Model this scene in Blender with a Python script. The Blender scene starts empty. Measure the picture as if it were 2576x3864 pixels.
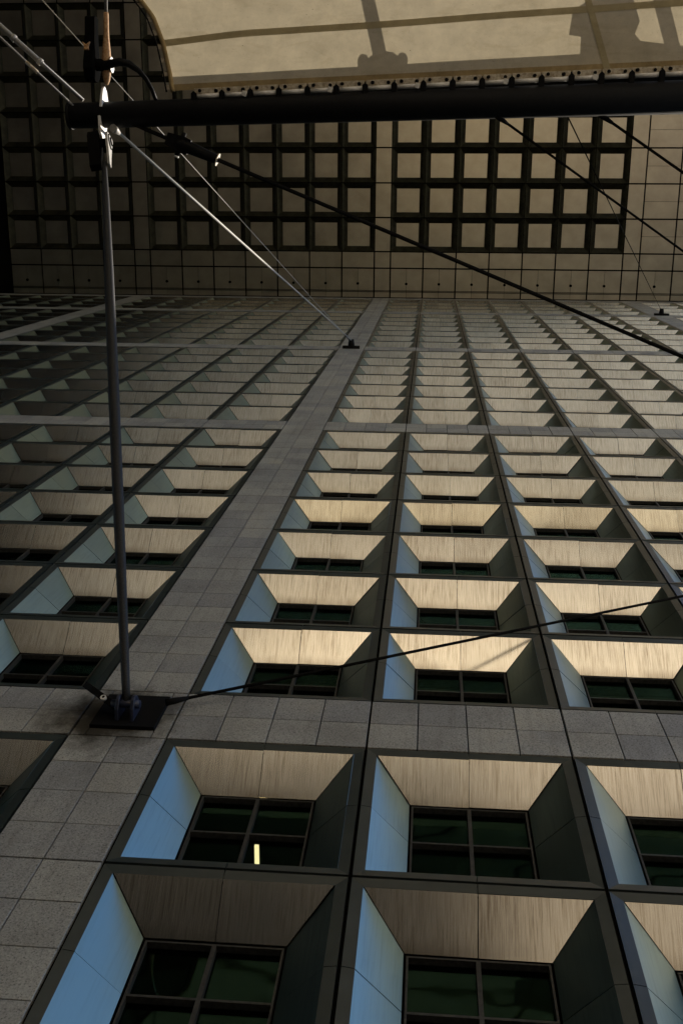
import bpy, bmesh, math, random
from mathutils import Vector, Matrix
random.seed(7)
S = bpy.context.scene
COL = S.collection
R = math.radians

# ------------------------------------------------------------------ camera
CAM = Vector((3.5027, -7.0811, 1.5974))
RT = Vector((0.99655164, -0.00582736, 0.08277002))
UP = Vector((-0.02815027, -0.96211338, 0.27119258))
FW = Vector((-0.0780538, 0.27258741, 0.9589597))
cd = bpy.data.cameras.new('camera')
cd.sensor_fit = 'VERTICAL'; cd.sensor_height = 36.0; cd.sensor_width = 24.0
cd.lens = 36.0 * 3977.825 / 3864.0
cd.clip_start = 0.05; cd.clip_end = 3000
cam = bpy.data.objects.new('camera', cd); COL.objects.link(cam)
cam.matrix_world = Matrix(((RT.x, UP.x, -FW.x, CAM.x), (RT.y, UP.y, -FW.y, CAM.y), (RT.z, UP.z, -FW.z, CAM.z), (0, 0, 0, 1)))
S.camera = cam

# ------------------------------------------------------------------ sky, sun, exposure
SUN_AZ = R(7.8)        # measured from +x (the open end of the passage) towards +y (behind the tower)
SUN_EL = R(50.0)
w = bpy.data.worlds.new('World'); S.world = w; w.use_nodes = True
nt = w.node_tree; nt.nodes.clear()
sky = nt.nodes.new('ShaderNodeTexSky'); sky.sky_type = 'NISHITA'; sky.sun_disc = False
sky.sun_elevation = SUN_EL; sky.sun_rotation = math.pi / 2 - SUN_AZ
sky.air_density = 1.0; sky.dust_density = 0.0; sky.ozone_density = 4.0
bg = nt.nodes.new('ShaderNodeBackground'); bg.inputs['Strength'].default_value = 0.15
wo = nt.nodes.new('ShaderNodeOutputWorld')
nt.links.new(sky.outputs[0], bg.inputs[0]); nt.links.new(bg.outputs[0], wo.inputs[0])
ld = bpy.data.lights.new('sun', 'SUN'); ld.energy = 4.5; ld.angle = R(0.5); ld.color = (1.0, 0.90, 0.75)
sun = bpy.data.objects.new('sun', ld); COL.objects.link(sun); sun.location = (60, 20, 120)
SD = Vector((math.cos(SUN_EL) * math.cos(SUN_AZ), math.cos(SUN_EL) * math.sin(SUN_AZ), math.sin(SUN_EL)))
sun.rotation_euler = SD.to_track_quat('Z', 'Y').to_euler()
S.view_settings.view_transform = 'Standard'; S.view_settings.look = 'None'
S.view_settings.gamma = 1.0; S.view_settings.use_curve_mapping = False
S.view_settings.exposure = 0.85
S.render.engine = 'CYCLES'
cy = S.cycles
cy.use_denoising = True
cy.max_bounces = 7; cy.diffuse_bounces = 4; cy.glossy_bounces = 3; cy.transmission_bounces = 4; cy.transparent_max_bounces = 8
cy.caustics_reflective = False; cy.caustics_refractive = False; cy.sample_clamp_indirect = 6.0

# ------------------------------------------------------------------ dimensions (metres)
W, H, P, B = 2.8, 2.9272, 1.3879, 1.4436      # bay width and height, pier width, stone band height
Z0 = 16.11                                    # top of the lowest stone band
ZC = 94.807                                   # ceiling of the roof over the passage
XE = 36.38                                    # open end of the passage
XL = -260.0  # passage stretched far this way to shut out sky light
BAY_X = [k * W for k in range(7)] + [7 * W + P + k * W for k in range(5)] + [-P - W * (k + 1) for k in range(7)] + [-2 * P - 7 * W - W * (k + 1) for k in range(6)]
PIERS = [-P, 7 * W, -2 * P - 7 * W]
ROW_Z = [Z0 - B - (j + 1) * H for j in range(3)] + [Z0 + j * H for j in range(7)] + [Z0 + 7 * H + B + j * H for j in range(7)] \
    + [Z0 + 14 * H + 2 * B + j * H for j in range(7)] + [Z0 + 21 * H + 3 * B + j * H for j in range(4)]
BANDS = [Z0 - B, Z0 + 7 * H, Z0 + 14 * H + B, Z0 + 21 * H + 2 * B]

def seen(pts, margin=0.0):
    """bounding box of points in picture fractions, for choosing how finely distant pieces are split"""
    xs, ys = [], []
    for q in pts:
        d = Vector(q) - CAM; c = d.dot(FW)
        if c < 0.5: return None
        xs.append(0.5 + d.dot(RT) / c * 3977.825 / 2576); ys.append(0.5 - d.dot(UP) / c * 3977.825 / 3864)
    if max(xs) < -margin or min(xs) > 1 + margin or max(ys) < -margin or min(ys) > 1 + margin: return None
    return (max(xs) - min(xs)) * 2576 * (max(ys) - min(ys)) * 3864

# ------------------------------------------------------------------ materials
def mat(name, col, rough=0.6, metal=0.0, spec=0.5):
    m = bpy.data.materials.new(name); m.use_nodes = True
    b = m.node_tree.nodes['Principled BSDF']
    b.inputs['Base Color'].default_value = (*col, 1); b.inputs['Roughness'].default_value = rough
    b.inputs['Metallic'].default_value = metal; b.inputs['Specular IOR Level'].default_value = spec
    return m
def nodes(m):
    return m.node_tree.nodes, m.node_tree.links, m.node_tree.nodes['Principled BSDF']
def add(n, t, **kw):
    o = n.new(t)
    for k, v in kw.items():
        if k in o.inputs: o.inputs[k].default_value = v
        else: setattr(o, k, v)
    return o
def ramp(n, stops):
    r = n.new('ShaderNodeValToRGB'); e = r.color_ramp.elements
    while len(e) < len(stops): e.new(0.5)
    for i, (p, c) in enumerate(stops): e[i].position = p; e[i].color = (*c, 1) if len(c) == 3 else c
    return r
def mixc(n, l, mode, fac, a, b):
    x = n.new('ShaderNodeMix'); x.data_type = 'RGBA'; x.blend_type = mode
    for sock, v in ((x.inputs[0], fac), (x.inputs[6], a), (x.inputs[7], b)):
        if hasattr(v, 'links'): l.new(v, sock)
        else: sock.default_value = v if not isinstance(v, tuple) else (*v, 1)
    return x.outputs[2]

def worldpos(n, l, scale=(1, 1, 1), shift=0.0):
    g = n.new('ShaderNodeNewGeometry'); oi = n.new('ShaderNodeObjectInfo')
    mp = n.new('ShaderNodeMapping'); mp.inputs['Scale'].default_value = scale
    if shift:
        ma = n.new('ShaderNodeVectorMath'); ma.operation = 'SCALE'; ma.inputs[0].default_value = (shift, shift * .7, shift * 1.3)
        l.new(oi.outputs['Random'], ma.inputs['Scale']); ad = n.new('ShaderNodeVectorMath')
        l.new(g.outputs['Position'], ad.inputs[0]); l.new(ma.outputs[0], ad.inputs[1]); l.new(ad.outputs[0], mp.inputs[0])
    else: l.new(g.outputs['Position'], mp.inputs[0])
    return mp.outputs[0], oi, g

def granite():
    m = mat('granite', (.36, .35, .32), .55, 0, .4); n, l, b = nodes(m)
    v, oi, g = worldpos(n, l)
    n1 = add(n, 'ShaderNodeTexNoise', Scale=42.0, Detail=3.0, Roughness=.7); l.new(v, n1.inputs['Vector'])
    r1 = ramp(n, [(.30, (.07, .075, .08)), (.42, (.32, .325, .32)), (.60, (.42, .425, .415)), (.72, (.54, .54, .52))]); l.new(n1.outputs[0], r1.inputs[0])
    vo = add(n, 'ShaderNodeTexVoronoi', Scale=30.0); l.new(v, vo.inputs['Vector'])
    r2 = ramp(n, [(.10, (.12, .12, .12)), (.2, (1, 1, 1))]); l.new(vo.outputs['Distance'], r2.inputs[0])
    c = mixc(n, l, 'MULTIPLY', .85, r1.outputs[0], r2.outputs[0])
    n2 = add(n, 'ShaderNodeTexNoise', Scale=.9, Detail=4.0); l.new(v, n2.inputs['Vector'])
    r3 = ramp(n, [(.3, (.74, .73, .72)), (.55, (.95, .95, .95)), (.75, (1.06, 1.02, .95))]); l.new(n2.outputs[0], r3.inputs[0])
    c = mixc(n, l, 'MULTIPLY', 1.0, c, r3.outputs[0])
    s = n.new('ShaderNodeMath'); s.operation = 'ADD'; l.new(oi.outputs['Random'], s.inputs[0]); l.new(g.outputs['Random Per Island'], s.inputs[1])
    fr = n.new('ShaderNodeMath'); fr.operation = 'FRACT'; l.new(s.outputs[0], fr.inputs[0])
    r4 = ramp(n, [(0, (.78, .78, .80)), (1, (1.08, 1.06, 1.0))]); l.new(fr.outputs[0], r4.inputs[0])
    c = mixc(n, l, 'MULTIPLY', 1.0, c, r4.outputs[0])
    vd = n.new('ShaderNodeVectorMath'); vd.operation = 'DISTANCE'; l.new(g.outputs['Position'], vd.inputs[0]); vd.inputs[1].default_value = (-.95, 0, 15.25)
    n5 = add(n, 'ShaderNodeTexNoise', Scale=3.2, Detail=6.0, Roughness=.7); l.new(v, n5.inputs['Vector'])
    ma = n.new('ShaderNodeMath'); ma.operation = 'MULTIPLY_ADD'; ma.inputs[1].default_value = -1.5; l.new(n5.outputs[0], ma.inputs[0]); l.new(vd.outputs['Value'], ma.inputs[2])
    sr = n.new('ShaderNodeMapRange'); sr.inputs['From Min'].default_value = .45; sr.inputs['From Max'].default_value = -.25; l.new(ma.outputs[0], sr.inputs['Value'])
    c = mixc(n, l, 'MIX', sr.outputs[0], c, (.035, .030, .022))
    v6, _, _ = worldpos(n, l, (7, 1, .35))
    n6 = add(n, 'ShaderNodeTexNoise', Scale=1.0, Detail=4.0, Roughness=.65); l.new(v6, n6.inputs['Vector'])
    r6 = ramp(n, [(.32, (.72, .71, .69)), (.48, (1, 1, 1))]); l.new(n6.outputs[0], r6.inputs[0])
    c = mixc(n, l, 'MULTIPLY', .7, c, r6.outputs[0])
    l.new(c, b.inputs['Base Color'])
    bp = add(n, 'ShaderNodeBump', Strength=.15, Distance=.004); l.new(n1.outputs[0], bp.inputs['Height']); l.new(bp.outputs[0], b.inputs['Normal'])
    return m

def panel_mat(name, base, streak, stain, vertical=False, rough=.2, metal=1.0):
    """pale metal cladding with rain streaks running down the slope of each panel"""
    m = mat(name, base, rough, metal, .5); n, l, b = nodes(m)
    v, oi, g = worldpos(n, l, (26, 26, 1.1) if vertical else (42, 1.3, 1.3), 37.0)
    n1 = add(n, 'ShaderNodeTexNoise', Scale=1.0, Detail=5.0, Roughness=.72); l.new(v, n1.inputs['Vector'])
    v2, _, _ = worldpos(n, l, (1.1, .8, .8), 91.0)
    n2 = add(n, 'ShaderNodeTexNoise', Scale=1.0, Detail=3.0); l.new(v2, n2.inputs['Vector'])
    amt = ramp(n, [(.30, (.12, .12, .12)), (.62, (1, 1, 1))]); l.new(n2.outputs[0], amt.inputs[0])
    st = ramp(n, [(.34, (1, 1, 1)), (.47, (.30, .30, .30)), (.60, (0, 0, 0))]); l.new(n1.outputs[0], st.inputs[0])
    f = n.new('ShaderNodeMath'); f.operation = 'MULTIPLY'; l.new(st.outputs[0], f.inputs[0]); l.new(amt.outputs[0], f.inputs[1])
    f2 = n.new('ShaderNodeMath'); f2.operation = 'MULTIPLY'; l.new(f.outputs[0], f2.inputs[0]); f2.inputs[1].default_value = streak
    s = n.new('ShaderNodeMath'); s.operation = 'ADD'; l.new(oi.outputs['Random'], s.inputs[0]); l.new(g.outputs['Random Per Island'], s.inputs[1])
    fr = n.new('ShaderNodeMath'); fr.operation = 'FRACT'; l.new(s.outputs[0], fr.inputs[0])
    r4 = ramp(n, [(0, tuple(c * .88 for c in base)), (1, tuple(min(1, c * 1.05) for c in base))]); l.new(fr.outputs[0], r4.inputs[0])
    c = mixc(n, l, 'MIX', f2.outputs[0], r4.outputs[0], stain)
    if not vertical:
        # fine hairline streaks over every panel, and dark drips gathered along the inner edge by the window
        v3, _, _ = worldpos(n, l, (120, 2.2, 2.2), 53.0)
        n3 = add(n, 'ShaderNodeTexNoise', Scale=1.0, Detail=3.0, Roughness=.6); l.new(v3, n3.inputs['Vector'])
        h = ramp(n, [(.36, (.62, .58, .52)), (.50, (1, 1, 1))]); l.new(n3.outputs[0], h.inputs[0])
        c = mixc(n, l, 'MULTIPLY', .8, c, h.outputs[0])
        sp = n.new('ShaderNodeSeparateXYZ'); l.new(g.outputs['Position'], sp.inputs[0])
        ad_ = n.new('ShaderNodeMath'); ad_.operation = 'MULTIPLY_ADD'; ad_.inputs[1].default_value = .42; l.new(n1.outputs[0], ad_.inputs[0]); l.new(sp.outputs['Y'], ad_.inputs[2])
        ed = n.new('ShaderNodeMapRange'); ed.inputs['From Min'].default_value = .56; ed.inputs['From Max'].default_value = .72; l.new(ad_.outputs[0], ed.inputs['Value'])
        em_ = n.new('ShaderNodeMath'); em_.operation = 'MULTIPLY'; l.new(ed.outputs[0], em_.inputs[0]); l.new(amt.outputs[0], em_.inputs[1])
        e2 = n.new('ShaderNodeMath'); e2.operation = 'MULTIPLY'; l.new(em_.outputs[0], e2.inputs[0]); e2.inputs[1].default_value = .8
        c = mixc(n, l, 'MIX', e2.outputs[0], c, (.16, .12, .075))
    rr = n.new('ShaderNodeMapRange'); rr.inputs['To Min'].default_value = rough * .85; rr.inputs['To Max'].default_value = rough * 1.3
    l.new(n2.outputs[0], rr.inputs['Value']); l.new(rr.outputs[0], b.inputs['Roughness'])
    l.new(c, b.inputs['Base Color'])
    return m

def noisy(name, c1, c2, scale, rough, metal=0.0, spec=.5, stretch=(1, 1, 1), detail=4.0, bump=0.0):
    m = mat(name, c1, rough, metal, spec); n, l, b = nodes(m)
    v, oi, g = worldpos(n, l, stretch, 11.0)
    n1 = add(n, 'ShaderNodeTexNoise', Scale=scale, Detail=detail, Roughness=.6); l.new(v, n1.inputs['Vector'])
    r1 = ramp(n, [(.32, c1), (.68, c2)]); l.new(n1.outputs[0], r1.inputs[0]); l.new(r1.outputs[0], b.inputs['Base Color'])
    rr = n.new('ShaderNodeMapRange'); rr.inputs['To Min'].default_value = max(.02, rough * .8); rr.inputs['To Max'].default_value = min(1, rough * 1.25)
    l.new(n1.outputs[0], rr.inputs['Value']); l.new(rr.outputs[0], b.inputs['Roughness'])
    if bump:
        bp = add(n, 'ShaderNodeBump', Strength=.4, Distance=bump); l.new(n1.outputs[0], bp.inputs['Height']); l.new(bp.outputs[0], b.inputs['Normal'])
    return m

def glass_mat():
    m = bpy.data.materials.new('window_glass'); m.use_nodes = True; n = m.node_tree.nodes; l = m.node_tree.links; n.clear()
    o = n.new('ShaderNodeOutputMaterial'); tr = n.new('ShaderNodeBsdfTransparent'); tr.inputs[0].default_value = (.42, .45, .43, 1)
    gl = n.new('ShaderNodeBsdfGlossy'); gl.inputs['Color'].default_value = (.15, .33, .27, 1); gl.inputs['Roughness'].default_value = .03
    lw = n.new('ShaderNodeLayerWeight'); lw.inputs['Blend'].default_value = .5
    pw = n.new('ShaderNodeMath'); pw.operation = 'POWER'; pw.inputs[1].default_value = 2.5; l.new(lw.outputs['Facing'], pw.inputs[0])
    fr = n.new('ShaderNodeMath'); fr.operation = 'MULTIPLY_ADD'; fr.inputs[1].default_value = .55; fr.inputs[2].default_value = .05; l.new(pw.outputs[0], fr.inputs[0])
    mx = n.new('ShaderNodeMixShader'); l.new(fr.outputs[0], mx.inputs[0]); l.new(tr.outputs[0], mx.inputs[1]); l.new(gl.outputs[0], mx.inputs[2]); l.new(mx.outputs[0], o.inputs[0])
    v, oi, g = worldpos(n, l, (1, 1, 1)); ns = add(n, 'ShaderNodeTexNoise', Scale=1.3, Detail=1.0); l.new(v, ns.inputs['Vector'])
    bp = add(n, 'ShaderNodeBump', Strength=.12, Distance=.06); l.new(ns.outputs[0], bp.inputs['Height']); l.new(bp.outputs[0], gl.inputs['Normal'])
    return m

def cloth_mat(name, col, trans, dirt):
    m = bpy.data.materials.new(name); m.use_nodes = True; n = m.node_tree.nodes; l = m.node_tree.links; n.clear()
    o = n.new('ShaderNodeOutputMaterial')
    v, oi, g = worldpos(n, l, (1, 1, 1))
    n1 = add(n, 'ShaderNodeTexNoise', Scale=2.2, Detail=7.0, Roughness=.68); l.new(v, n1.inputs['Vector'])
    r1 = ramp(n, [(.28, tuple(c * dirt for c in col)), (.5, tuple(c * (.5 + dirt / 2) for c in col)), (.72, col)]); l.new(n1.outputs[0], r1.inputs[0])
    n2 = add(n, 'ShaderNodeTexNoise', Scale=38.0, Detail=2.0); l.new(v, n2.inputs['Vector'])
    r2 = ramp(n, [(.24, (.55, .52, .48)), (.34, (1, 1, 1))]); l.new(n2.outputs[0], r2.inputs[0])
    c = mixc(n, l, 'MULTIPLY', .6, r1.outputs[0], r2.outputs[0])
    vw, _, _ = worldpos(n, l, (.9, 2.6, 1))
    n7 = add(n, 'ShaderNodeTexNoise', Scale=1.6, Detail=5.0, Roughness=.6, Distortion=.8); l.new(vw, n7.inputs['Vector'])
    r7 = ramp(n, [(.33, (.70, .66, .58)), (.5, (1, 1, 1))]); l.new(n7.outputs[0], r7.inputs[0])
    c = mixc(n, l, 'MULTIPLY', .32, c, r7.outputs[0])
    vo = add(n, 'ShaderNodeTexVoronoi', Scale=3.1); l.new(v, vo.inputs['Vector'])
    r8 = ramp(n, [(.018, (.12, .10, .07)), (.035, (1, 1, 1))]); l.new(vo.outputs['Distance'], r8.inputs[0])
    c = mixc(n, l, 'MULTIPLY', .8, c, r8.outputs[0])
    d = n.new('ShaderNodeBsdfDiffuse'); l.new(c, d.inputs[0]); t = n.new('ShaderNodeBsdfTranslucent'); l.new(c, t.inputs[0])
    mx = n.new('ShaderNodeMixShader'); mx.inputs[0].default_value = trans
    l.new(d.outputs[0], mx.inputs[1]); l.new(t.outputs[0], mx.inputs[2]); l.new(mx.outputs[0], o.inputs[0])
    return m

M = {}
M['granite'] = granite()
M['soffit'] = panel_mat('soffit_panel', (.85, .81, .72), .9, (.36, .30, .23), False, .20, 1.0)
M['reveal'] = panel_mat('reveal_panel', (.24, .335, .315), .40, (.13, .175, .165), True, .32, 1.0)
M['trim'] = noisy('trim_metal', (.026, .036, .036), (.040, .050, .049), 3.0, .30, 0.0, .5)
M['black'] = mat('joint_black', (.006, .006, .006), .9, 0, 0.0)
M['interior'] = mat('interior_dark', (.012, .012, .012), .9, 0, .1)
M['frame'] = noisy('window_frame_metal', (.025, .025, .025), (.06, .058, .054), 20.0, .5, 0, .3)
M['glass'] = glass_mat()
M['dark_face_mat'] = mat('dark_reflected_face', (.012, .014, .015), .12, 0, .5)
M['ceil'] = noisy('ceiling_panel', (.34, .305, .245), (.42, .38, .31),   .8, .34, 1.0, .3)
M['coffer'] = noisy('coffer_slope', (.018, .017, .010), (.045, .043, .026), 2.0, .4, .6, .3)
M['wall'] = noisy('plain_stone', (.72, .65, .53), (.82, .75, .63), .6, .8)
M['steel'] = noisy('brushed_steel', (.17, .165, .155), (.26, .25, .235), 30.0, .55, .2, .5, (1, 1, .3))
M['fork'] = noisy('galvanised_steel', (.26, .255, .24), (.36, .35, .33), 14.0, .5, 0, .3)
M['paint_dark'] = noisy('dark_steel_paint', (.004, .004, .0043), (.008, .008, .0085), 14.0, .6, 0, .1)
M['paint_white'] = noisy('white_steel_paint', (.60, .59, .56), (.78, .77, .74), 12.0, .45)
M['mastpaint'] = noisy('mast_paint', (.012, .013, .016), (.04, .04, .039), 60.0, .50, 0, .15, (1, 1, 1), 5.0, .002)
M['cable'] = noisy('cable_wire', (.40, .385, .35), (.54, .52, .47), 160.0, .7, 0, .1)
M['cable_dark'] = noisy('cable_dark', (.010, .010, .010), (.018, .018, .018), 120.0, .9, 0, .0)
M['rust'] = noisy('rusty_steel', (.30, .13, .045), (.52, .36, .20), 22.0, .75, 0, .3, (1, 1, 1), 6.0, .004)
M['blue'] = noisy('blue_steel_paint', (.010, .013, .032), (.02, .025, .05), 20.0, .4)
M['cloth'] = cloth_mat('membrane', (.66, .58, .42), .21, .74)
M['seam'] = cloth_mat('membrane_seam', (.50, .43, .27), .14, .75)
M['hem'] = cloth_mat('membrane_hem', (.50, .38, .20), .12, .45)
M['clamp'] = noisy('stained_clamp', (.30, .23, .14), (.66, .60, .48), 16.0, .5)
M['bounce_pale'] = noisy('pale_bounce_mat', (.70, .62, .49), (.80, .72, .59), .35, .85, 0, .2)
M['bounce_grey'] = noisy('grey_bounce_mat', (.16, .14, .115), (.22, .195, .16), .35, .85, 0, .2)
M['ground'] = noisy('dark_ground', (.022, .022, .021), (.038, .037, .035), .35, .9, 0, .2)  # unseen ground, kept dark so left and low cladding reflects little light
em = bpy.data.materials.new('lamp_tube'); em.use_nodes = True
eb = em.node_tree.nodes['Principled BSDF']; eb.inputs['Base Color'].default_value = (.8, .8, .7, 1)
eb.inputs['Emission Color'].default_value = (1, .80, .42, 1); eb.inputs['Emission Strength'].default_value = 4.0
M['lamp'] = em

# ------------------------------------------------------------------ helpers
def link(name, me, m=None, parent=None, loc=None):
    if m is not None and not me.materials: me.materials.append(M[m])
    o = bpy.data.objects.new(name, me); COL.objects.link(o)
    if parent is not None: o.parent = parent
    if loc is not None: o.location = loc
    return o
def empty(name, loc, label, cat, group=None):
    o = bpy.data.objects.new(name, None); COL.objects.link(o); o.location = loc; o.empty_display_size = .2
    return tag(o, label, cat, group)
def tag(o, label, cat, group=None):
    o['label'] = label; o['category'] = cat
    if group: o['group'] = group
    return o
def mesh(name, vs, fs, smooth=False, fix=True):
    me = bpy.data.meshes.new(name); me.from_pydata([tuple(v) for v in vs], [], fs)
    if fix:
        b = bmesh.new(); b.from_mesh(me); bmesh.ops.recalc_face_normals(b, faces=b.faces); b.to_mesh(me); b.free()
    if smooth: me.polygons.foreach_set('use_smooth', [True] * len(me.polygons))
    me.update(); return me
def at_world(o, parent, ploc):
    o.parent = parent; o.matrix_parent_inverse = Matrix.Translation(-Vector(ploc)); return o
def box_vf(x0, x1, y0, y1, z0, z1, vs=None, fs=None):
    vs = [] if vs is None else vs; fs = [] if fs is None else fs; k = len(vs)
    vs += [(x0, y0, z0), (x1, y0, z0), (x1, y1, z0), (x0, y1, z0), (x0, y0, z1), (x1, y0, z1), (x1, y1, z1), (x0, y1, z1)]
    fs += [(k, k + 3, k + 2, k + 1), (k + 4, k + 5, k + 6, k + 7), (k, k + 1, k + 5, k + 4), (k + 1, k + 2, k + 6, k + 5), (k + 2, k + 3, k + 7, k + 6), (k + 3, k, k + 4, k + 7)]
    return vs, fs
def prism_vf(quad, thick, vs=None, fs=None):
    """flat polygon (front corners) thickened away from its front; front face normal = newell normal, back offset = -n*thick"""
    vs = [] if vs is None else vs; fs = [] if fs is None else fs; k = len(vs); n = len(quad)
    q = [Vector(a) for a in quad]; nn = Vector((0, 0, 0))
    for i in range(n): nn += q[i].cross(q[(i + 1) % n])
    nn.normalize()
    vs += [tuple(a) for a in q] + [tuple(a - nn * thick) for a in q]
    fs.append(tuple(range(k, k + n))); fs.append(tuple(range(k + 2 * n - 1, k + n - 1, -1)))
    for i in range(n): j = (i + 1) % n; fs.append((k + i, k + n + i, k + n + j, k + j))
    return vs, fs
def lattice_vf(xs, zs, on, y0, y1, vs=None, fs=None):
    """connected lattice: cells (i,j) of the grid where on(i,j), extruded y0..y1 along y"""
    vs = [] if vs is None else vs; fs = [] if fs is None else fs; ids = {}
    def vid(i, j, k):
        if (i, j, k) not in ids: ids[(i, j, k)] = len(vs); vs.append((xs[i], (y0, y1)[k], zs[j]))
        return ids[(i, j, k)]
    nx, nz = len(xs) - 1, len(zs) - 1
    act = {(i, j) for i in range(nx) for j in range(nz) if on(i, j)}
    for i, j in act:
        a = [(i, j), (i + 1, j), (i + 1, j + 1), (i, j + 1)]
        fs.append(tuple(vid(*q, 0) for q in a)); fs.append(tuple(vid(*q, 1) for q in reversed(a)))
        for (di, dj), (p, q) in {(0, -1): (a[0], a[1]), (1, 0): (a[1], a[2]), (0, 1): (a[2], a[3]), (-1, 0): (a[3], a[0])}.items():
            if (i + di, j + dj) not in act: fs.append((vid(*p, 0), vid(*p, 1), vid(*q, 1), vid(*q, 0)))
    return vs, fs
def frame_of(d):
    d = Vector(d).normalized(); a = Vector((0, 0, 1)) if abs(d.z) < .9 else Vector((1, 0, 0))
    u = d.cross(a).normalized(); v = d.cross(u).normalized(); return d, u, v
def tube_vf(path, radii, seg=12, vs=None, fs=None, caps=True):
    vs = [] if vs is None else vs; fs = [] if fs is None else fs; k0 = len(vs)
    P_ = [Vector(p) for p in path]; n = len(P_)
    if not hasattr(radii, '__len__'): radii = [radii] * n
    d, u, v = frame_of(P_[-1] - P_[0])
    for i, p in enumerate(P_):
        t = (P_[min(i + 1, n - 1)] - P_[max(i - 1, 0)]).normalized()
        uu = (u - t * u.dot(t)).normalized(); vv = t.cross(uu)
        for s in range(seg):
            a = 2 * math.pi * s / seg; vs.append(tuple(p + (uu * math.cos(a) + vv * math.sin(a)) * radii[i]))
    for i in range(n - 1):
        for s in range(seg):
            a = k0 + i * seg + s; b = k0 + i * seg + (s + 1) % seg; fs.append((a, b, b + seg, a + seg))
    if caps:
        fs.append(tuple(k0 + s for s in reversed(range(seg)))); fs.append(tuple(k0 + (n - 1) * seg + s for s in range(seg)))
    return vs, fs
def tube(name, path, radii, m, seg=12, smooth=True):
    me = mesh(name, *tube_vf(path, radii, seg), smooth=smooth)
    if smooth:
        for p in me.polygons:
            if len(p.vertices) > 4: p.use_smooth = False
    me.materials.append(M[m]); o = bpy.data.objects.new(name, me); COL.objects.link(o); return o
def lerp(a, b, t): return Vector(a) + (Vector(b) - Vector(a)) * t
def plate(name, outline, org, ax, ay, thick, m):
    """flat plate: outline in (ax, ay) about org, thickness along the normal, bevelled edge"""
    ax, ay = Vector(ax).normalized(), Vector(ay); ay = (ay - ax * ay.dot(ax)).normalized(); nn = ax.cross(ay)
    q = [Vector(org) + ax * a + ay * b + nn * (thick / 2) for a, b in outline]
    me = mesh(name, *prism_vf(q, thick))
    b = bmesh.new(); b.from_mesh(me); bmesh.ops.bevel(b, geom=list(b.edges), offset=min(.006, thick * .2), segments=1, affect='EDGES'); b.to_mesh(me); b.free()
    me.materials.append(M[m]); o = bpy.data.objects.new(name, me); COL.objects.link(o); return o
def adopt(root, *objs):
    for o in objs: at_world(o, root, root.location)
def sub(part, *objs):
    """pieces with world coordinates under a part that itself has world coordinates and a parent at root"""
    for o in objs:
        o.parent = part; o.matrix_parent_inverse = Matrix.Identity(4)

# ------------------------------------------------------------------ ground
vs, fs = [], []
gx = [-900, -220, -140, -60, 0, 60, 140, 320, 900]
for a in gx:
    for b in gx: vs.append((a, b - 30, 0.0))
for i in range(8):
    for j in range(8): fs.append((i * 9 + j, (i + 1) * 9 + j, (i + 1) * 9 + j + 1, i * 9 + j + 1))
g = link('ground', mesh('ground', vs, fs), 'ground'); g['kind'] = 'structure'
# unseen pale slab, added to bounce sunlight up to the cladding
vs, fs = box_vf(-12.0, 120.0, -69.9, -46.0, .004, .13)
g = link('pale_bounce_slab', mesh('pale_bounce_slab', vs, fs), 'bounce_pale'); g['kind'] = 'structure'
vs, fs = box_vf(6.5, 120.0, -45.95, -9.0, .004, .12)  # unseen mid-tone slab, added for a weaker bounce on the low soffits
g = link('grey_bounce_slab', mesh('grey_bounce_slab', vs, fs), 'bounce_grey'); g['kind'] = 'structure'

# ------------------------------------------------------------------ tower
tower = empty('office_tower', (0, 0, 0), 'stone-clad office tower wall with a grid of deep funnel-shaped windows, seen from its foot', 'building')
# core: shell behind the window wall, interior back wall, ends
Y_IN = 2.6
core_v, core_f = box_vf(XL, XE - .02, Y_IN, 34, 0, 112)
link('core', mesh('core', core_v, core_f), 'interior', tower)
v_, f_ = box_vf(XE - .02, XE + .3, -.02, 34.2, 0, 112.0); link('end_wall', mesh('end_wall', v_, f_), 'wall', tower)
x_bay_min = min(BAY_X)
v_, f_ = box_vf(XL, XE - .03, -.015, Y_IN - .01, ZC + .13, 111.9); link('sky_leak_cap', mesh('sky_leak_cap', v_, f_), 'interior', tower)  # unseen cap, added to close a slot that leaked sky light
v_, f_ = box_vf(XL, x_bay_min - .02, 0.0, Y_IN, 0, ZC + .2); link('far_wall', mesh('far_wall', v_, f_), 'granite', tower)
z_bay_min = min(ROW_Z)
v_, f_ = box_vf(x_bay_min - .02, XE - .02, 0.0, Y_IN, 0, z_bay_min - .004); link('base_wall', mesh('base_wall', v_, f_), 'granite', tower)

# backing lattice behind every joint, stone band and pier (connected, dark)
G_ = .165
xs = [x_bay_min - .02]; zs = [z_bay_min - .004]
cols = sorted(BAY_X); rows = sorted(ROW_Z)
for x in cols: xs += [x + G_, x + W - G_]
xs.append(XE - .02)
for z in rows: zs += [z + G_, z + H - G_]
zs.append(ZC + .2)
def on(i, j): return not (i % 2 == 1 and j % 2 == 1)
link('joint_backing', mesh('joint_backing', *lattice_vf(xs, zs, on, .055, .09), fix=False), 'black', tower)

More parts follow.
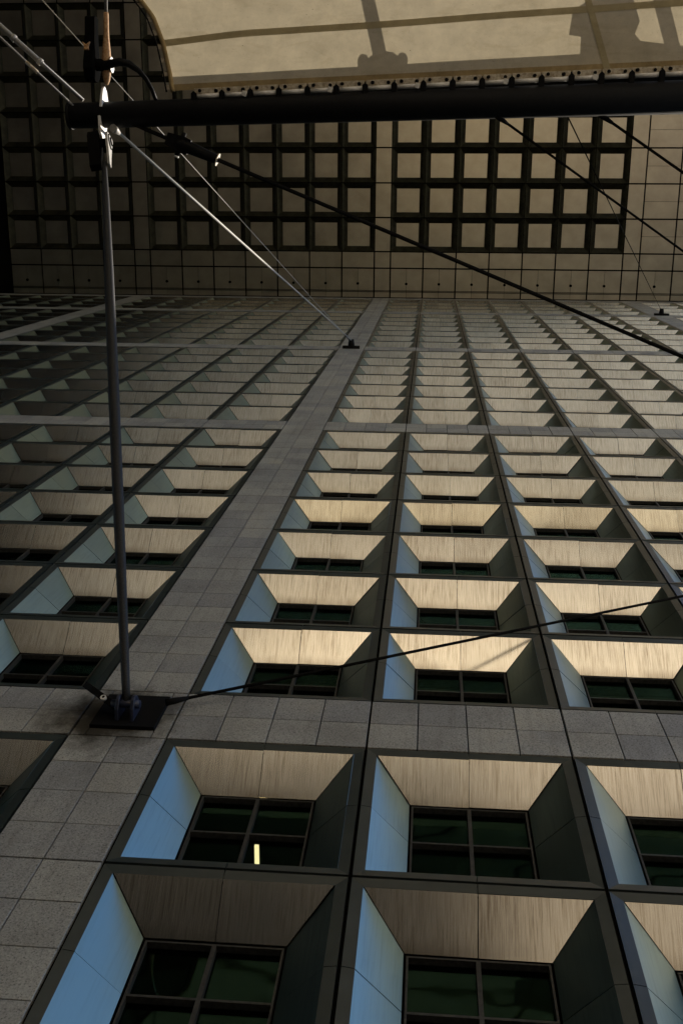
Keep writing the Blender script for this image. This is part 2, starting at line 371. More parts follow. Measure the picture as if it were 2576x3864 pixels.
# --- bay pieces (local frame: x right, y into the wall, z up, origin at the lower left joint)
g_, m_, d0, d1, iw, it = .022, .155, .024, .455, .618, .652
def ring_mesh():
    ys = .0
    xo = [g_, W / 2 - .005, W / 2 + .005, W - g_]; zo = [g_, H / 2 - .005, H / 2 + .005, H - g_]
    xi = [m_, W / 2 - .005, W / 2 + .005, W - m_]; zi = [m_, H / 2 - .005, H / 2 + .005, H - m_]
    outer = [(xo[0], zo[0]), (xo[1], zo[0]), (xo[2], zo[0]), (xo[3], zo[0]), (xo[3], zo[1]), (xo[3], zo[2]), (xo[3], zo[3]), (xo[2], zo[3]), (xo[1], zo[3]), (xo[0], zo[3]), (xo[0], zo[2]), (xo[0], zo[1])]
    inner = [(xi[0], zi[0]), (xi[1], zi[0]), (xi[2], zi[0]), (xi[3], zi[0]), (xi[3], zi[1]), (xi[3], zi[2]), (xi[3], zi[3]), (xi[2], zi[3]), (xi[1], zi[3]), (xi[0], zi[3]), (xi[0], zi[2]), (xi[0], zi[1])]
    gaps = {1, 4, 7, 10}     # segments that are joints
    v, f = [], []
    for n in range(12):
        v += [(outer[n][0], 0.0, outer[n][1]), (inner[n][0], .020, inner[n][1]), (outer[n][0], .052, outer[n][1]), (inner[n][0], .052, inner[n][1])]
    for n in range(12):
        a, b = n * 4, ((n + 1) % 12) * 4
        if n in gaps: f.append((a + 2, b + 2, b + 3, a + 3)); f += [(a, a + 1, a + 3, a + 2), (b, b + 2, b + 3, b + 1)]
        else: f += [(a, b, b + 1, a + 1), (a, a + 2, b + 2, b), (a + 1, b + 1, b + 3, a + 3)]
    me = mesh('window_bay', v, f); me.materials.append(M['trim']); return me
MZ, MX = H / 2, W / 2
MZI = 1.42
def gapq(pts): return pts
e = .008
def front(pts, thick=.018):
    # orient so that the front faces -y
    q = [Vector(p) for p in pts]; nn = Vector((0, 0, 0))
    for i in range(len(q)): nn += q[i].cross(q[(i + 1) % len(q)])
    if nn.y > 0: q.reverse()
    return q
def panel_me(name, pts, m):
    me = mesh(name, *prism_vf(front(pts), .018)); me.materials.append(M[m]); return me
zt_o, zt_i = H - m_, H - it
SOF = [panel_me('soffit_panel', [(m_ + e * 1.5, d0, zt_o), (MX - e / 2, d0, zt_o), (MX - e / 2, d1, zt_i), (iw + e * 1.5, d1, zt_i)], 'soffit'),
       panel_me('soffit_panel', [(MX + e / 2, d0, zt_o), (W - m_ - e * 1.5, d0, zt_o), (W - iw - e * 1.5, d1, zt_i), (MX + e / 2, d1, zt_i)], 'soffit')]
def rev(x0, x1):
    s = 1 if x1 > x0 else -1
    return [panel_me('reveal_panel', [(x0, d0, m_ + e), (x0, d0, MZ - e / 2), (x1, d1, MZI - e / 2), (x1, d1, iw + e)], 'reveal'),
            panel_me('reveal_panel', [(x0, d0, MZ + e / 2), (x0, d0, zt_o - e), (x1, d1, zt_i - e), (x1, d1, MZI + e / 2)], 'reveal')]
REV_L = rev(m_, iw); REV_R = rev(W - m_, W - iw)
REV_L1 = panel_me('reveal_panel', [(m_, d0, m_ + e), (m_, d0, zt_o - e), (iw, d1, zt_i - e), (iw, d1, iw + e)], 'reveal')
REV_R1 = panel_me('reveal_panel', [(W - m_, d0, m_ + e), (W - m_, d0, zt_o - e), (W - iw, d1, zt_i - e), (W - iw, d1, iw + e)], 'reveal')
SILL = panel_me('sill_panel', [(m_ + e, d0, m_), (W - m_ - e, d0, m_), (W - iw - e, d1, iw), (iw + e, d1, iw)], 'reveal')
a0, a1, b0, b1 = iw + .028, W - iw - .028, iw + .028, H - it - .028
fx = [a0, a0 + .024, MX - .024, MX + .024, a1 - .024, a1]; fz = [b0, b0 + .024, MZI - .016, MZI + .016, b1 - .024, b1]
FRAME = mesh('window_frame', *lattice_vf(fx, fz, lambda i, j: i in (0, 2, 4) or j in (0, 2, 4), d1 + .005, d1 + .12)); FRAME.materials.append(M['frame'])
def pane_me(i, j):
    me = mesh('pane', *box_vf(fx[i] - .01, fx[i + 1] + .01, d1 + .085, d1 + .095, fz[j] - .01, fz[j + 1] + .01)); me.materials.append(M['glass']); return me
PANES = [pane_me(1, 1), pane_me(3, 1), pane_me(1, 3), pane_me(3, 3)]
RING = ring_mesh()
# window as one piece for the bays high up, where only its top edge could ever be seen
wv, wf = lattice_vf([a0, MX - .04, MX + .04, a1], [b0, b1], lambda i, j: True, d1 + .02, d1 + .06)
WIN1 = mesh('window', wv, wf); WIN1.materials.append(M['interior'])
def joined(meshes, offs, name):
    """plain joined copy of several meshes at an offset list (for the far bays)"""
    vs, fs, mi, mats = [], [], [], []
    for off in offs:
        for me in meshes:
            k = len(vs); mm = me.materials[0]
            if mm not in mats: mats.append(mm)
            ix = mats.index(mm)
            vs += [(v.co.x + off[0], v.co.y + off[1], v.co.z + off[2]) for v in me.vertices]
            for p in me.polygons: fs.append(tuple(k + q for q in p.vertices)); mi.append(ix)
    out = bpy.data.meshes.new(name); out.from_pydata(vs, [], fs)
    for mm in mats: out.materials.append(mm)
    out.polygons.foreach_set('material_index', mi); out.update(); return out

cand = []
for x in BAY_X:
    for z in ROW_Z:
        c = [(x, 0, z), (x + W, 0, z), (x, 0, z + H), (x + W, 0, z + H)]
        s = seen(c)
        if s is not None: cand.append((s, x, z))
        elif seen(c, .14) is not None or z < 18: cand.append((0.0, x, z))
        else: cand.append((-1.0, x, z))
cand.sort(reverse=True)
near = [c for c in cand if c[0] > 0][:300]; rest = [c for c in cand if c not in near]
for s, x, z in near:
    bay = link('window_bay', RING, None, tower, (x, 0, z))
    full = z < Z0 + 7 * H - .1
    def jit(o, k=.0028):
        o.rotation_euler = (random.uniform(-k, k), random.uniform(-k, k) * .3, random.uniform(-k, k)); return o
    for me in SOF: jit(link('soffit_panel', me, None, bay))
    if full:
        for me in REV_L + REV_R: jit(link('reveal_panel', me, None, bay))
        link('window_frame', FRAME, None, bay)
        for me in PANES: link('pane', me, None, bay)
    else:
        link('reveal_panel', REV_L1, None, bay); link('reveal_panel', REV_R1, None, bay)
        link('window', WIN1, None, bay)
    link('sill_panel', SILL, None, bay)
far = link('distant_bays', joined([RING, *SOF, REV_L1, REV_R1, SILL, WIN1], [(x, 0, z) for s, x, z in rest], 'distant_bays'), None, tower); far['kind'] = 'stuff'

# --- stone panels
tiles = []      # x0,x1,z0,z1
tj = .0085
def grid_tiles(x0, x1, nx, z0, z1, nz):
    for i in range(nx):
        for j in range(nz):
            a = x0 + (x1 - x0) * i / nx; b = x0 + (x1 - x0) * (i + 1) / nx; c = z0 + (z1 - z0) * j / nz; d = z0 + (z1 - z0) * (j + 1) / nz
            tiles.append((a + (.016 if i == 0 else tj), b - (.016 if i == nx - 1 else tj), c + (.014 if j == 0 else tj * .8), d - (.014 if j == nz - 1 else tj * .8)))
PL = (-1.16, -.225, 14.885, 15.873)       # mast base plate, stone cut round it
for px in PIERS + [7 * W + P + 5 * W]:
    for z in ROW_Z: grid_tiles(px, px + P if px < 30 else XE - .02, 2, z, z + H, 4)
    for zb in BANDS:
        if px == -P and abs(zb - (Z0 - B)) < .01:
            a, b, c, d = px + .016, px + P - .016, zb + .014, zb + B - .014
            tiles += [(a, PL[0] - tj, c, d), (PL[1] + tj, b, c, zb + B / 2 - tj), (PL[1] + tj, b, zb + B / 2 + tj, d), (PL[0] + tj, PL[1] - tj, c, PL[2] - tj), (PL[0] + tj, PL[1] - tj, PL[3] + tj, d)]
        else: grid_tiles(px, px + P if px < 30 else XE - .02, 2, zb, zb + B, 2)
    grid_tiles(px, px + P if px < 30 else XE - .02, 2, rows[-1] + H, ZC + .1, 2)
for x in BAY_X:
    for zb in BANDS: grid_tiles(x, x + W, 4, zb, zb + B, 2)
    grid_tiles(x, x + W, 4, rows[-1] + H, ZC + .1, 1)
tl = []
for t in tiles:
    s = seen([(t[0], 0, t[2]), (t[1], 0, t[2]), (t[0], 0, t[3]), (t[1], 0, t[3])])
    tl.append((s or 0.0, t))
tl.sort(key=lambda a: -a[0])
cache = {}
for i, (s, t) in enumerate(tl[:300]):
    key = (round(t[1] - t[0], 3), round(t[3] - t[2], 3))
    if key not in cache:
        v, f = box_vf(0, t[1] - t[0], 0, .05, 0, t[3] - t[2]); me = mesh('stone_panel', v, f)
        b = bmesh.new(); b.from_mesh(me); bmesh.ops.bevel(b, geom=[ed for ed in b.edges if all(vv.co.y < .001 for vv in ed.verts)], offset=.004, segments=1, affect='EDGES'); b.to_mesh(me); b.free()
        me.materials.append(M['granite']); cache[key] = me
    link('stone_panel', cache[key], None, tower, (t[0], -.004 - .004 * random.random(), t[2]))
v, f = [], []
for s, t in tl[300:]: box_vf(t[0], t[1], -.006, .05, t[2], t[3], v, f)
o = link('distant_stone_panels', mesh('distant_stone_panels', v, f, fix=False), 'granite', tower); o['kind'] = 'stuff'

# lamp inside one office: a ceiling tube seen through the lower right pane of the bay right of the pier
LAMP = empty('ceiling_lamp', (1.30, 1.60, 14.40), 'small yellow lit tube lamp inside dark window beside the stone pier', 'lamp')
o = link('housing', mesh('housing', *box_vf(1.255, 1.345, 1.42, 1.80, 14.41, 14.45)), 'interior'); adopt(LAMP, o)
o = tube('lit_tube', [(1.30, 1.44, 14.39), (1.30, 1.78, 14.39)], .033, 'lamp', 10); adopt(LAMP, o)

# ------------------------------------------------------------------ roof over the passage
roof = empty('arch_roof', (0, -35, ZC), 'coffered underside of the high roof spanning the passage', 'roof')
v, f = box_vf(XL, XE + .3, -70, -.02, ZC + .62, ZC + 9); adopt(roof, link('roof_slab', mesh('roof_slab', v, f), 'black'))
YR = [-3.934 - 2.822 * i for i in range(8)]          # coffer grid
ci, cdp = .42, .42
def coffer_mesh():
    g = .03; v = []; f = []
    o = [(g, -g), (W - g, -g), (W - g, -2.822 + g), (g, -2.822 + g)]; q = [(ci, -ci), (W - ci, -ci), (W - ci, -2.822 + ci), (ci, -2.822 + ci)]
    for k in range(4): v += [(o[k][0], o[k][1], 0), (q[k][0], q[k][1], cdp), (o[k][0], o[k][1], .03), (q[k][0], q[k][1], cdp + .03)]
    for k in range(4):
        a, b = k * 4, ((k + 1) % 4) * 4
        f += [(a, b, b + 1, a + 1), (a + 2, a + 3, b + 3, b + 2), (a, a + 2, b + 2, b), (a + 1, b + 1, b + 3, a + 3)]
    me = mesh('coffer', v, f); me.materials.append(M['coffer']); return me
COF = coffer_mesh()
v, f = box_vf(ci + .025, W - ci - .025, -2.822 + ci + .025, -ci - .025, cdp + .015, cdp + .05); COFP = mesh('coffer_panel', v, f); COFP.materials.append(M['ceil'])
def rel(x, y, z): return (x - 0, y + 35, z - ZC)
cc = {}
def ceil_panel(x0, x1, y0, y1, g=.06):
    key = (round(x1 - x0, 3), round(y1 - y0, 3), g)
    if key not in cc:
        v, f = box_vf(g, x1 - x0 - g, g, y1 - y0 - g, 0, .06); me = mesh('ceiling_panel', v, f); me.materials.append(M['ceil']); cc[key] = me
    return link('ceiling_panel', cc[key], None, roof, rel(x0, y0, ZC))
def pair(x0, x1, y0, y1, alongx):
    """a panel split in two by a hairline joint"""
    g, h = .06, .013
    key = ('h', round(x1 - x0, 3), round(y1 - y0, 3), alongx)
    if key not in cc:
        out = []
        for s in (0, 1):
            if alongx: mx = (x1 - x0) / 2; v, f = box_vf(g if s == 0 else mx + h, mx - h if s == 0 else x1 - x0 - g, g, y1 - y0 - g, 0, .06)
            else: my = (y1 - y0) / 2; v, f = box_vf(g, x1 - x0 - g, g if s == 0 else my + h, my - h if s == 0 else y1 - y0 - g, 0, .06)
            me = mesh('ceiling_panel', v, f); me.materials.append(M['ceil']); out.append(me)
        cc[key] = out
    for me in cc[key]: link('ceiling_panel', me, None, roof, rel(x0, y0, ZC))
dv, df = tube_vf([(0, 0, -.10), (0, 0, .02)], [.115, .115], 12); DISC = mesh('downlight', dv, df); DISC.materials.append(M['black'])
xcols = sorted([(x, W, 'bay') for x in BAY_X if x > -36] + [(x, P, 'pier') for x in PIERS] + [(7 * W + P + 5 * W, XE - (7 * W + P + 5 * W), 'pier')])
n_c = 0
for x, wd, kind in xcols:
    x1 = x + wd
    ceil_panel(x, x1, YR[0], -2.544)
    outer = x > 20.5
    if kind == 'bay':
        pair(x, x1, -2.544, -.03, True)
        link('downlight', DISC, None, roof, rel(x + W / 2, -1.24, ZC))
    else: ceil_panel(x, x1, -2.544, -.03)
    for i in range(7):
        if kind == 'bay' and not outer:
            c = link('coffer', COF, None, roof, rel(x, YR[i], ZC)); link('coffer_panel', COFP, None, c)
        elif kind == 'bay': pair(x, x1, YR[i + 1], YR[i], False)
        else: ceil_panel(x, x1, YR[i + 1], YR[i])
    ceil_panel(x, x1, YR[7] - 1.39, YR[7])
v, f = box_vf(min(x for x, _, _ in xcols), XE, YR[7] - 1.40, -.015, ZC + .5, ZC + .6); o = link('ceiling_backing', mesh('ceiling_backing', v, f), 'black'); adopt(roof, o)
v, f = box_vf(XL, XE, -70, YR[7] - 1.42, ZC - .0, ZC + .61); o = link('far_ceiling', mesh('far_ceiling', v, f), 'ceil'); adopt(roof, o)
for yy in (-.56, -.66):
    o = tube('rail', [(-36, yy, ZC - .12), (XE, yy, ZC - .12)], .022, 'cable_dark', 6); adopt(roof, o)

# ------------------------------------------------------------------ the tower across the passage (behind the viewer)
fc = empty('facing_tower', (0, -70, 0), 'unseen tower across the passage, pale and dark faces added to shape reflected light', 'building')
adopt(fc, link('pale_face', mesh('pale_face', *box_vf(-30.0, XE + 60, -100, -70, 0, 112)), 'wall'))  # out of view, made pale and long to brighten soffit reflections
adopt(fc, link('dark_face', mesh('dark_face', *box_vf(XL, -30.01, -99.9, -70.1, 0, 111.9)), 'dark_face_mat'))  # out of view, dark face added to dim reflections on the left

# ------------------------------------------------------------------ canopy beam along the membrane edge
BL, BR = Vector((-3.93, -8.97, 24.1)), Vector((14.0, -9.46, 24.1))
BRD = .25; BRD2 = .345
bdir = (BR - BL).normalized(); bside = Vector((-bdir.y, bdir.x, 0)) * -1     # bside points to -y
beam = empty('canopy_beam', (BL.x, BL.y, BL.z - BRD), 'thick black steel tube beam along the edge of the fabric canopy', 'beam')
adopt(beam, tube('beam_tube', [BL, BL + bdir * .02, BR], [BRD * .96, BRD, BRD2], 'paint_dark', 40))
adopt(beam, tube('end_cap', [BL - bdir * .05, BL + bdir * .01], [BRD * 1.06, BRD * 1.06], 'paint_dark', 40))
# lug plates through the beam (facing along the beam), white painted
def lug(xc, side, m='paint_white'):
    s = -1 if side > 0 else 1
    ol = [(.12, -.26), (.32, -.20), (.48, -.13), (.56, 0), (.48, .13), (.32, .20), (.12, .26)]
    return plate('lug_plate', ol, (xc, BL.y + (BR.y - BL.y) * (xc - BL.x) / (BR.x - BL.x), 24.1), (0, side, -.35 if side > 0 else .1), (0, 0, 1), .05, m)
adopt(beam, lug(-3.27, 1), lug(-3.24, -1))
# edge rail (pale tube segments) and dark straps between rail and beam
def hem_y(x): return -9.555 - .0405 * (x + .0) if x > 0 else -9.555 + (x / 1.777) * -.078
nseg = 26; xs0, xs1 = -1.35, 13.6
for i in range(nseg):
    xa = xs0 + (xs1 - xs0) * i / nseg; xb = xs0 + (xs1 - xs0) * (i + 1) / nseg
    pa = Vector((xa + .06, hem_y(xa) + .165, 24.02)); pb = Vector((xb - .06, hem_y(xb) + .165, 24.02))
    adopt(beam, tube('rail_segment', [pa, pb], .045, 'paint_white', 12))
    c = Vector((xa, hem_y(xa) + .14, 24.0))
    st = plate('strap', [(-.22, -.055), (.05, -.055), (.10, 0), (.05, .055), (-.22, .055)], c + Vector((0, .02, 0)), (0, -1, 0), (1, 0, 0), .09, 'paint_dark'); adopt(beam, st)
    if i % 3 == 1:
        cl = plate('clip', [(-.045, -.05), (.045, -.05), (.045, .05), (-.045, .05)], Vector((xb - .12, hem_y(xb) + .17, 23.955)), (1, .3, 0), (0, 1, 0), .02, 'paint_white'); adopt(beam, cl)

# ------------------------------------------------------------------ fabric canopy
canopy = empty('fabric_canopy', (5.0, -9.7, 24.05), 'cream translucent fabric canopy stretched overhead with darker welded seams', 'canopy')
LE = [(-1.74, -9.30), (-1.777, -9.477), (-1.811, -9.726), (-1.938, -10.334), (-2.123, -10.813), (-2.372, -11.134), (-2.9, -11.7), (-3.6, -12.6), (-4.2, -14.0), (-4.4, -17.5), (-4.0, -24.0), (-2.0, -60.0)]
def left_x(y):
    for (xa, ya), (xb, yb) in zip(LE, LE[1:]):
        if yb <= y <= ya: t = (y - ya) / (yb - ya); return xa + (xb - xa) * t
    return LE[-1][0]
SE = [(-12, -10.34), (-1.9, -10.334), (-.331, -10.514), (2.198, -10.641), (5.279, -10.831), (8.157, -11.003), (35, -12.6)]
def seam_y(x):
    for (xa, ya), (xb, yb) in zip(SE, SE[1:]):
        if xa <= x <= xb: t = (x - xa) / (xb - xa); return ya + (yb - ya) * t
    return SE[-1][1]
def seam_x(y): return 6.366 + (y + 11.056) * .357
RX = 26.0
def mz(x, y):
    d = -9.5 - y
    return 24.05 + .055 * min(d, 30) - .0006 * min(d, 30) ** 2 + .02 * math.sin(x * .9 + .4) * min(1, max(0, d)) + .012 * math.sin(x * 2.3 + y * 1.7) * min(1, max(0, d))
def sheet(name, x0f, x1f, yaf, ybf, nu, nv, m, dz=0.0):
    """sheet between the curves x0(y)..x1(y) and y from ya(x) to yb(x)"""
    v, f = [], []
    for j in range(nv + 1):
        for i in range(nu + 1):
            u, t = i / nu, j / nv
            x = 0.0; y = -10
            for _ in range(6):
                x = x0f(y) + (x1f(y) - x0f(y)) * u; y = yaf(x) + (ybf(x) - yaf(x)) * t
            v.append((x, y, mz(x, y) + dz))
    for j in range(nv):
        for i in range(nu): a = j * (nu + 1) + i; f.append((a, a + 1, a + nu + 2, a + nu + 1))
    o = link(name, mesh(name, v, f, smooth=True, fix=False), m); adopt(canopy, o); return o
hem = lambda x: hem_y(x) + .03
sheet('membrane_panel', left_x, seam_x, hem, seam_y, 36, 8, 'cloth')
sheet('membrane_panel', seam_x, lambda y: RX, hem, seam_y, 40, 8, 'cloth')
sheet('membrane_panel', left_x, seam_x, seam_y, lambda x: -30.0, 36, 30, 'cloth')
sheet('membrane_panel', seam_x, lambda y: RX, seam_y, lambda x: -30.0, 40, 30, 'cloth')
sheet('seam_strip', left_x, lambda y: RX, lambda x: seam_y(x) + .062, lambda x: seam_y(x) - .062, 60, 1, 'seam', -.006)
sheet('seam_strip', lambda y: seam_x(y) - .065, lambda y: seam_x(y) + .065, hem, lambda x: -30.0, 1, 34, 'seam', -.010)
sheet('edge_hem', left_x, lambda y: RX, lambda x: hem_y(x) + .035, lambda x: hem_y(x) - .085, 80, 1, 'hem', -.007)
# left border: rope hem, and a row of eyelet tabs outside it
bp_ = []
for k in range(41):
    y = -9.42 - 3.4 * k / 40; bp_.append((left_x(y) - .02, y, mz(left_x(y), y) - .012))
adopt(canopy, tube('border_rope', bp_, .045, 'hem', 10))
bp2 = [(x - .13, y, z) for x, y, z in bp_]
adopt(canopy, tube('border_cable', bp2, .018, 'cable_dark', 8))
for k in range(1, 40, 3):
    a, b = Vector(bp_[k]), Vector(bp2[k]); t = (Vector(bp_[k + 1]) - a).normalized()
    adopt(canopy, plate('tab', [(-.02, -.035), (.15, -.05), (.15, .05), (-.02, .035)], a, b - a, t, .012, 'clamp'))
# clamp plates along the beam edge, each with two bolts
for i in range(nseg):
    xa = xs0 + (xs1 - xs0) * (i + .5) / nseg + random.uniform(-.01, .01); hw = (xs1 - xs0) / nseg / 2 - .012
    o = plate('clamp_plate', [(-hw, -.055), (hw, -.055), (hw, .055), (-hw, .055)], (xa, hem_y(xa) + .07, 24.02), (1, -.04, 0), (0, 1, 0), .02, 'clamp'); adopt(canopy, o)
    for s in (-1, 1):
        bl = tube('bolt', [(xa + s * hw * random.uniform(.45, .7), hem_y(xa) + .07, 24.02), (xa + s * hw * .58, hem_y(xa) + .07, 23.985)], .034, 'cable_dark', 8); sub(o, bl)

# ------------------------------------------------------------------ steel truss above the canopy (it throws the shadows on the cloth)
truss = empty('canopy_truss', (3.4, -9.65, 24.8), 'steel truss above the canopy, seen only as shadows on the cloth', 'truss')
SH = lambda z: Vector((-SD.x / SD.z, -SD.y / SD.z, 0)) * (z - 24.1)     # sideways travel of sunlight between height z and the cloth
def up(x, y, z): return Vector((x, y, 24.1)) - SH(z) + Vector((0, 0, z - 24.1))
ca, cb = up(-3.2, -9.39, 25.0), up(12.5, -10.15, 25.0)
ca = lerp(ca, cb, .098)
adopt(truss, tube('chord', [ca, cb], .24, 'paint_dark', 20))
adopt(truss, tube('strut', [up(2.42, -9.95, 25.0), up(1.95, -11.6, 25.9), up(1.2, -14.2, 27.0)], .105, 'paint_dark', 16))
fan = [(-.34, -.12), (-.27, .05), (-.16, .13), (0, .16), (.16, .13), (.27, .05), (.34, -.12)]
adopt(truss, plate('gusset', fan, up(2.42, -10.02, 25.02), (1, -.04, 0), (0, -1, 0), .05, 'paint_dark'))
for dx, dy in ((-.36, .03), (.38, .05)):
    c = [(.10 * math.cos(a * math.pi / 6) + (.03 if dx > 0 else 0), .16 * math.sin(a * math.pi / 6)) for a in range(12)]
    adopt(truss, plate('gusset', c, up(2.42 + dx, -9.93 - dy, 25.0), (1, -.04, 0), (0, -1, 0), .05, 'paint_dark'))
adopt(truss, plate('gusset', [(-1.0, -.4), (-.16, -.42), (.1, -.12), (1.6, .12), (1.6, .75), (-1.0, .75)], up(7.3, -10.2, 25.2), (1, -.05, 0), (0, 1, 0), .05, 'paint_dark'))
adopt(truss, plate('gear_box', [(-.55, -.34), (.28, -.5), (.42, -.1), (.28, .3), (-.25, .25), (-.5, .1)], up(6.75, -10.78, 25.4), (1, -.05, 0), (0, -1, 0), .45, 'paint_dark'))
adopt(truss, tube('strut', [up(8.1, -10.0, 25.2), up(7.5, -11.6, 25.9), up(6.8, -13.6, 26.8)], .11, 'paint_dark', 16))

# ------------------------------------------------------------------ mast
mb, mt = Vector((-.70, -.24, 15.20)), Vector((-3.20, -8.433, 23.80))
mdir = (mt - mb).normalized(); nX = (Vector((1, 0, 0)) - mdir * mdir.x).normalized(); mside = nX.cross(mdir)
mast = empty('canopy_mast', (-.70, 0, 15.38), 'long slim steel strut rising from a base plate on the stone pier to the beam', 'strut')
L = (mt - mb).length
prof = [(0.0, .055), (.03, .062), (.12, .074), (.3, .090), (.5, .095), (.7, .088), (.86, .068), (.93, .05), (.952, .047)]
adopt(mast, tube('pole', [lerp(mb, mt, t) for t, _ in prof], [r for _, r in prof], 'mastpaint', 28))
fo = [(-.62, -.055), (-.30, -.10), (-.12, -.145), (.0, -.16), (.10, -.13), (.155, -.07), (.17, 0), (.155, .07), (.10, .13), (.0, .16), (-.12, .145), (-.30, .10), (-.62, .055)]
for s in (-1, 1):
    k = 1.25 if s > 0 else 1.5
    fp = plate('fork_plate', [(a * (1.15 if a < 0 else k), b * k) for a, b in fo], mt + nX * (.10 if s > 0 else -.17), mdir, mside, .05 if s > 0 else .22, 'fork' if s > 0 else 'black'); adopt(mast, fp)
pin = tube('pin', [mt - nX * .12, mt + nX * .17], .085, 'black', 20); adopt(mast, pin)
adopt(mast, tube('washer', [mt + nX * .125, mt + nX * .138], .155, 'black', 24))
wsh = tube('washer', [mt + nX * .138, mt + nX * .15], .135, 'fork', 24); adopt(mast, wsh)
nut = tube('nut', [mt + nX * .17, mt + nX * .178], .06, 'fork', 16); sub(pin, nut)
# base: plate on the pier, two lugs, pin
o = link('base_plate', mesh('base_plate', *box_vf(PL[0], PL[1], -.055, .05, PL[2], PL[3])), 'paint_dark'); adopt(mast, o)
lo = [(-.05, -.20), (.18, -.17), (.30, -.09), (.33, 0), (.30, .09), (.18, .17), (-.05, .20)]
for s in (-1, 1):
    adopt(mast, plate('lug_plate', lo, Vector((-.70 + s * .11, -.04, 15.22)), (0, -1, 0), (0, 0, 1), .05, 'blue'))
adopt(mast, tube('foot_pin', [(-.92, -.24, 15.20), (-.50, -.24, 15.20)], .06, 'blue', 16))
# side fork that waits for another tie, left of the foot
sf = [(-.10, -.10), (.16, -.13), (.30, -.13), (.50, -.07), (.54, -.02), (.34, .10), (.16, .12), (-.10, .10)]
adopt(mast, plate('side_fork', sf, Vector((-.95, -.20, 15.28)), (-1, -.45, .42), (0, -.6, -.8), .10, 'paint_dark'))
adopt(mast, tube('fork_bolt', [(-1.03, -.30, 15.20), (-1.035, -.345, 15.185)], .045, 'paint_white', 14))
adopt(mast, tube('fork_bolt_centre', [(-1.03, -.345, 15.185), (-1.032, -.352, 15.183)], .022, 'paint_dark', 10))

# ------------------------------------------------------------------ stays and ties
def bracket(root, c, w_=.46, h_=.12):
    o = link('wall_bracket', mesh('wall_bracket', *box_vf(c[0] - w_, c[0] + w_, -.16, -.01, c[2] - h_, c[2] + h_)), 'paint_dark'); adopt(root, o)
    o2 = tube('bracket_eye', [(c[0], -.02, c[2] + .1), (c[0], -.5, c[2] + .1)], [.2, .14], 'paint_dark', 12); adopt(root, o2)
def stay(name, a, b, r, m, label, sock_a=True, sock_b=True, group=None, rs=None):
    a, b = Vector(a), Vector(b)
    root = empty(name, a, label, 'cable', group)
    adopt(root, tube('rod', [lerp(a, b, t) for t in (0, .25, .5, .75, 1)], rs or r, m, 14))
    d = (b - a).normalized()
    for on_, p, s in ((sock_a, a, 1), (sock_b, b, -1)):
        if on_: adopt(root, tube('end_socket', [p - d * s * .02, p + d * s * .12, p + d * s * .32], [r * 2.1, r * 2.0, r * 1.15], 'steel' if m == 'cable' else m, 14))
    return root
KA = Vector((-.70, -.42, 59.3)); KB = Vector((20.42, -.30, 81.7))
s1 = stay('stay_rod', (-3.0, -8.72, 23.86), KA, .036, 'cable', 'pale thick stay rod from beam end up to the pier bracket, half in sunlight')
bracket(s1, (-.70, 0, 59.05))
stay('stay_cable', (-7.862, -12.943, 34.0), KA + Vector((-.12, 0, .1)), .017, 'cable', 'thin pale stay cable crossing behind the beam to the upper left corner', False)
c1 = stay('tie_rod', (-2.75, -8.86, 24.0), (19.25, -.06, 24.0), .041, 'cable_dark', 'thick black tie rod with a large turnbuckle fork, crossing the roof coffers diagonally', False, True)
# turnbuckle on the tie rod
ta, td = Vector((-2.75, -8.86, 24.0)), (Vector((19.25, -.06, 24.0)) - Vector((-2.75, -8.86, 24.0))).normalized()
fork = tube('turnbuckle', [ta + td * t for t in (1.05, 1.15, 1.3, 1.9, 1.96, 2.02)], [.06, .11, .13, .10, .085, .05], 'paint_dark', 16); adopt(c1, fork)
pv = Vector((0, 0, 1)); pq = td.cross(pv).normalized()
fk = plate('fork_plate', [(-.25, -.12), (.1, -.17), (.25, -.15), (.25, .15), (.1, .17), (-.25, .12)], ta + td * 1.12, td, pq, .12, 'paint_dark'); adopt(c1, fk)
bt = tube('fork_bolt', [ta + td * 1.18 - pq * .24, ta + td * 1.18 + pq * .24], .05, 'paint_dark', 12); adopt(c1, bt)
bc = tube('bolt_cap', [ta + td * 1.18 - pq * .28, ta + td * 1.18 - pq * .24], .05, 'paint_white', 12); sub(bt, bc)
cl = tube('lock_collar', [ta + td * 1.98, ta + td * 2.0], .13, 'clamp', 16); adopt(c1, cl)
stay('tie_cable', (4.72, -8.95, 24.0), (20.3, -.1, 37.1), .026, 'cable_dark', 'black tie cable from mid beam to right frame edge, left of two parallel ones', True, True)
stay('tie_cable', (6.72, -9.0, 24.1), (20.6, -.1, 24.1), .028, 'cable_dark', 'short black tie cable in the upper right corner, right of two parallel ones', True, True)
s2 = stay('stay_cable', (6.11, -8.95, 24.1), KB, .014, 'cable_dark', 'hair-thin dark cable from beam to bracket on the far right stone pier', False, False)
bracket(s2, (20.42, 0, 81.6), .53, .14)
stay('guy_cable', (-.17, -.16, 15.47), (20.0, -.42, 27.4), .024, 'cable_dark', 'thin black cable rising right from the mast foot plate across the windows', True, True)
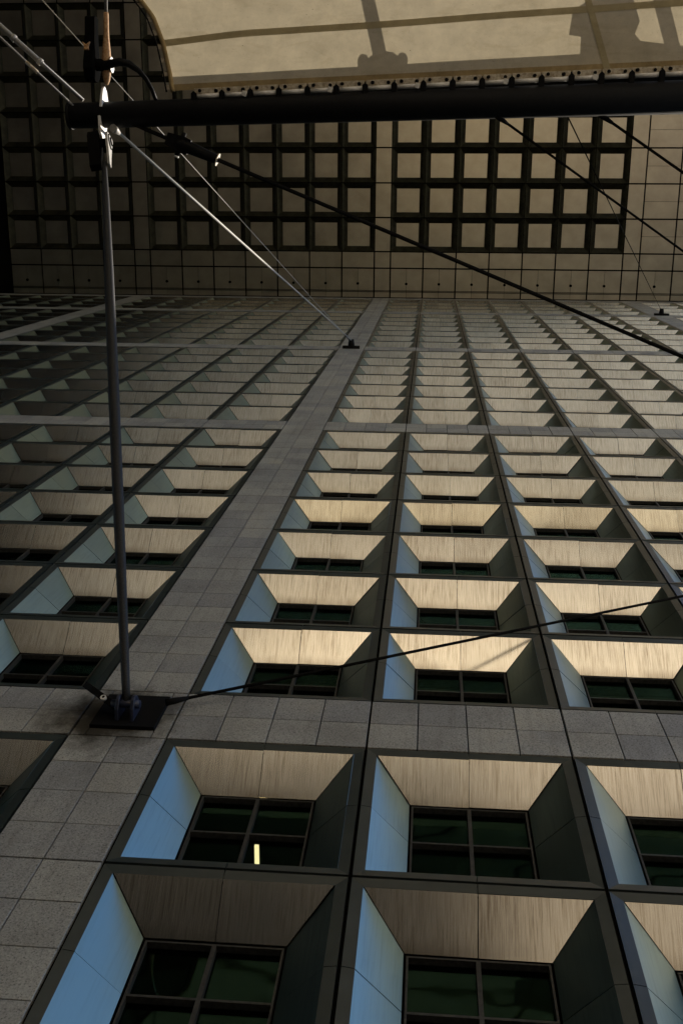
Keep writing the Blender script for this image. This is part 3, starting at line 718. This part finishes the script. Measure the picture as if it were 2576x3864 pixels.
# tension rods leaving the beam end towards the upper left
for k, (p0, px, r, m, lab) in enumerate(((Vector((-3.7, -9.28, 24.2)), Vector((-5.26, -10.67, 24.0)), .038, 'steel', 'grey tension rod with turnbuckle sleeve at upper left edge, thicker of two'),
                                         (Vector((-3.8, -9.12, 23.95)), Vector((-5.282, -10.459, 24.0)), .026, 'steel', 'grey tension rod at upper left edge, thinner and lower of two'))):
    d = (px - p0); e_ = p0 + d * 6.0; d.normalize()
    root = empty('tension_rod', p0, lab, 'rod'); adopt(root, tube('rod', [p0, lerp(p0, e_, .5), e_], r, m, 14))
    if k == 0:
        adopt(root, tube('sleeve', [p0 + d * 1.02, p0 + d * 1.06, p0 + d * 2.6, p0 + d * 2.64], [.04, .055, .055, .04], m, 16))
        for t in (1.06, 1.72): adopt(root, tube('collar', [p0 + d * t, p0 + d * (t + .08)], .072, 'fork', 16))
    else: adopt(root, tube('sleeve', [p0 + d * 1.0, p0 + d * 1.3], [.036, .036], 'clamp', 12))
# rusty fork on the far side of the beam
hanger = empty('rusty_hanger', (-3.10, -9.9, 24.0), 'rusty steel fork terminal with white pin behind the left end of the beam', 'fitting')
hd = Vector((.03, -1, .05)).normalized(); hz = Vector((0, 0, 1))
hp = Vector((-3.12, -9.93, 24.02))
ho = [(-.36, -.05), (-.28, -.12), (-.10, -.17), (.05, -.16), (.3, -.11), (.6, -.085), (.98, -.075), (1.02, 0), (.98, .075), (.6, .085), (.3, .11), (.05, .16), (-.10, .17), (-.28, .12), (-.36, .05)]
adopt(hanger, tube('spindle', [hp + hd * t for t in (-.38, -.36, -.28, -.15, 0, .15, .3, .45, .6, .8, .97, 1.0)], [.02, .04, .07, .088, .094, .092, .08, .064, .054, .052, .05, .02], 'rust', 20))
adopt(hanger, plate('fork_plate', [(a * .9, b * 1.6) for a, b in ho], hp + Vector((-.30, 0, 0)), hd, hz, .20, 'black'))
adopt(hanger, tube('pin', [hp + Vector((-.36, 0, 0)), hp + Vector((.10, 0, 0))], .115, 'black', 20))
adopt(hanger, tube('pin_head', [hp + Vector((.10, 0, 0)), hp + Vector((.115, 0, 0))], .15, 'paint_white', 24))
adopt(hanger, tube('rod', [hp + hd * .95, hp + hd * 3.0], .035, 'steel', 12))
adopt(hanger, plate('tip', [(0, -.06), (.05, -.04), (.16, -.08), (.10, 0), (.16, .08), (.05, .04), (0, .06)], hp + Vector((-.30, -.24, -.32)), (0, -1, .2), (1, 0, 0), .05, 'rust'))
# hose looping from the fork to the beam
hose = tube('drain_hose', [(-3.2, -9.86, 24.0), (-3.02, -9.93, 23.9), (-2.8, -9.96, 23.84), (-2.6, -9.92, 23.82), (-2.42, -9.80, 23.84), (-2.3, -9.66, 23.9), (-2.2, -9.46, 23.98), (-2.12, -9.2, 24.05)], [.075, .085, .08, .07, .055, .045, .04, .04], 'paint_dark', 14)
tag(hose, 'short black hose looping onto the beam beside the rusty fork', 'hose')
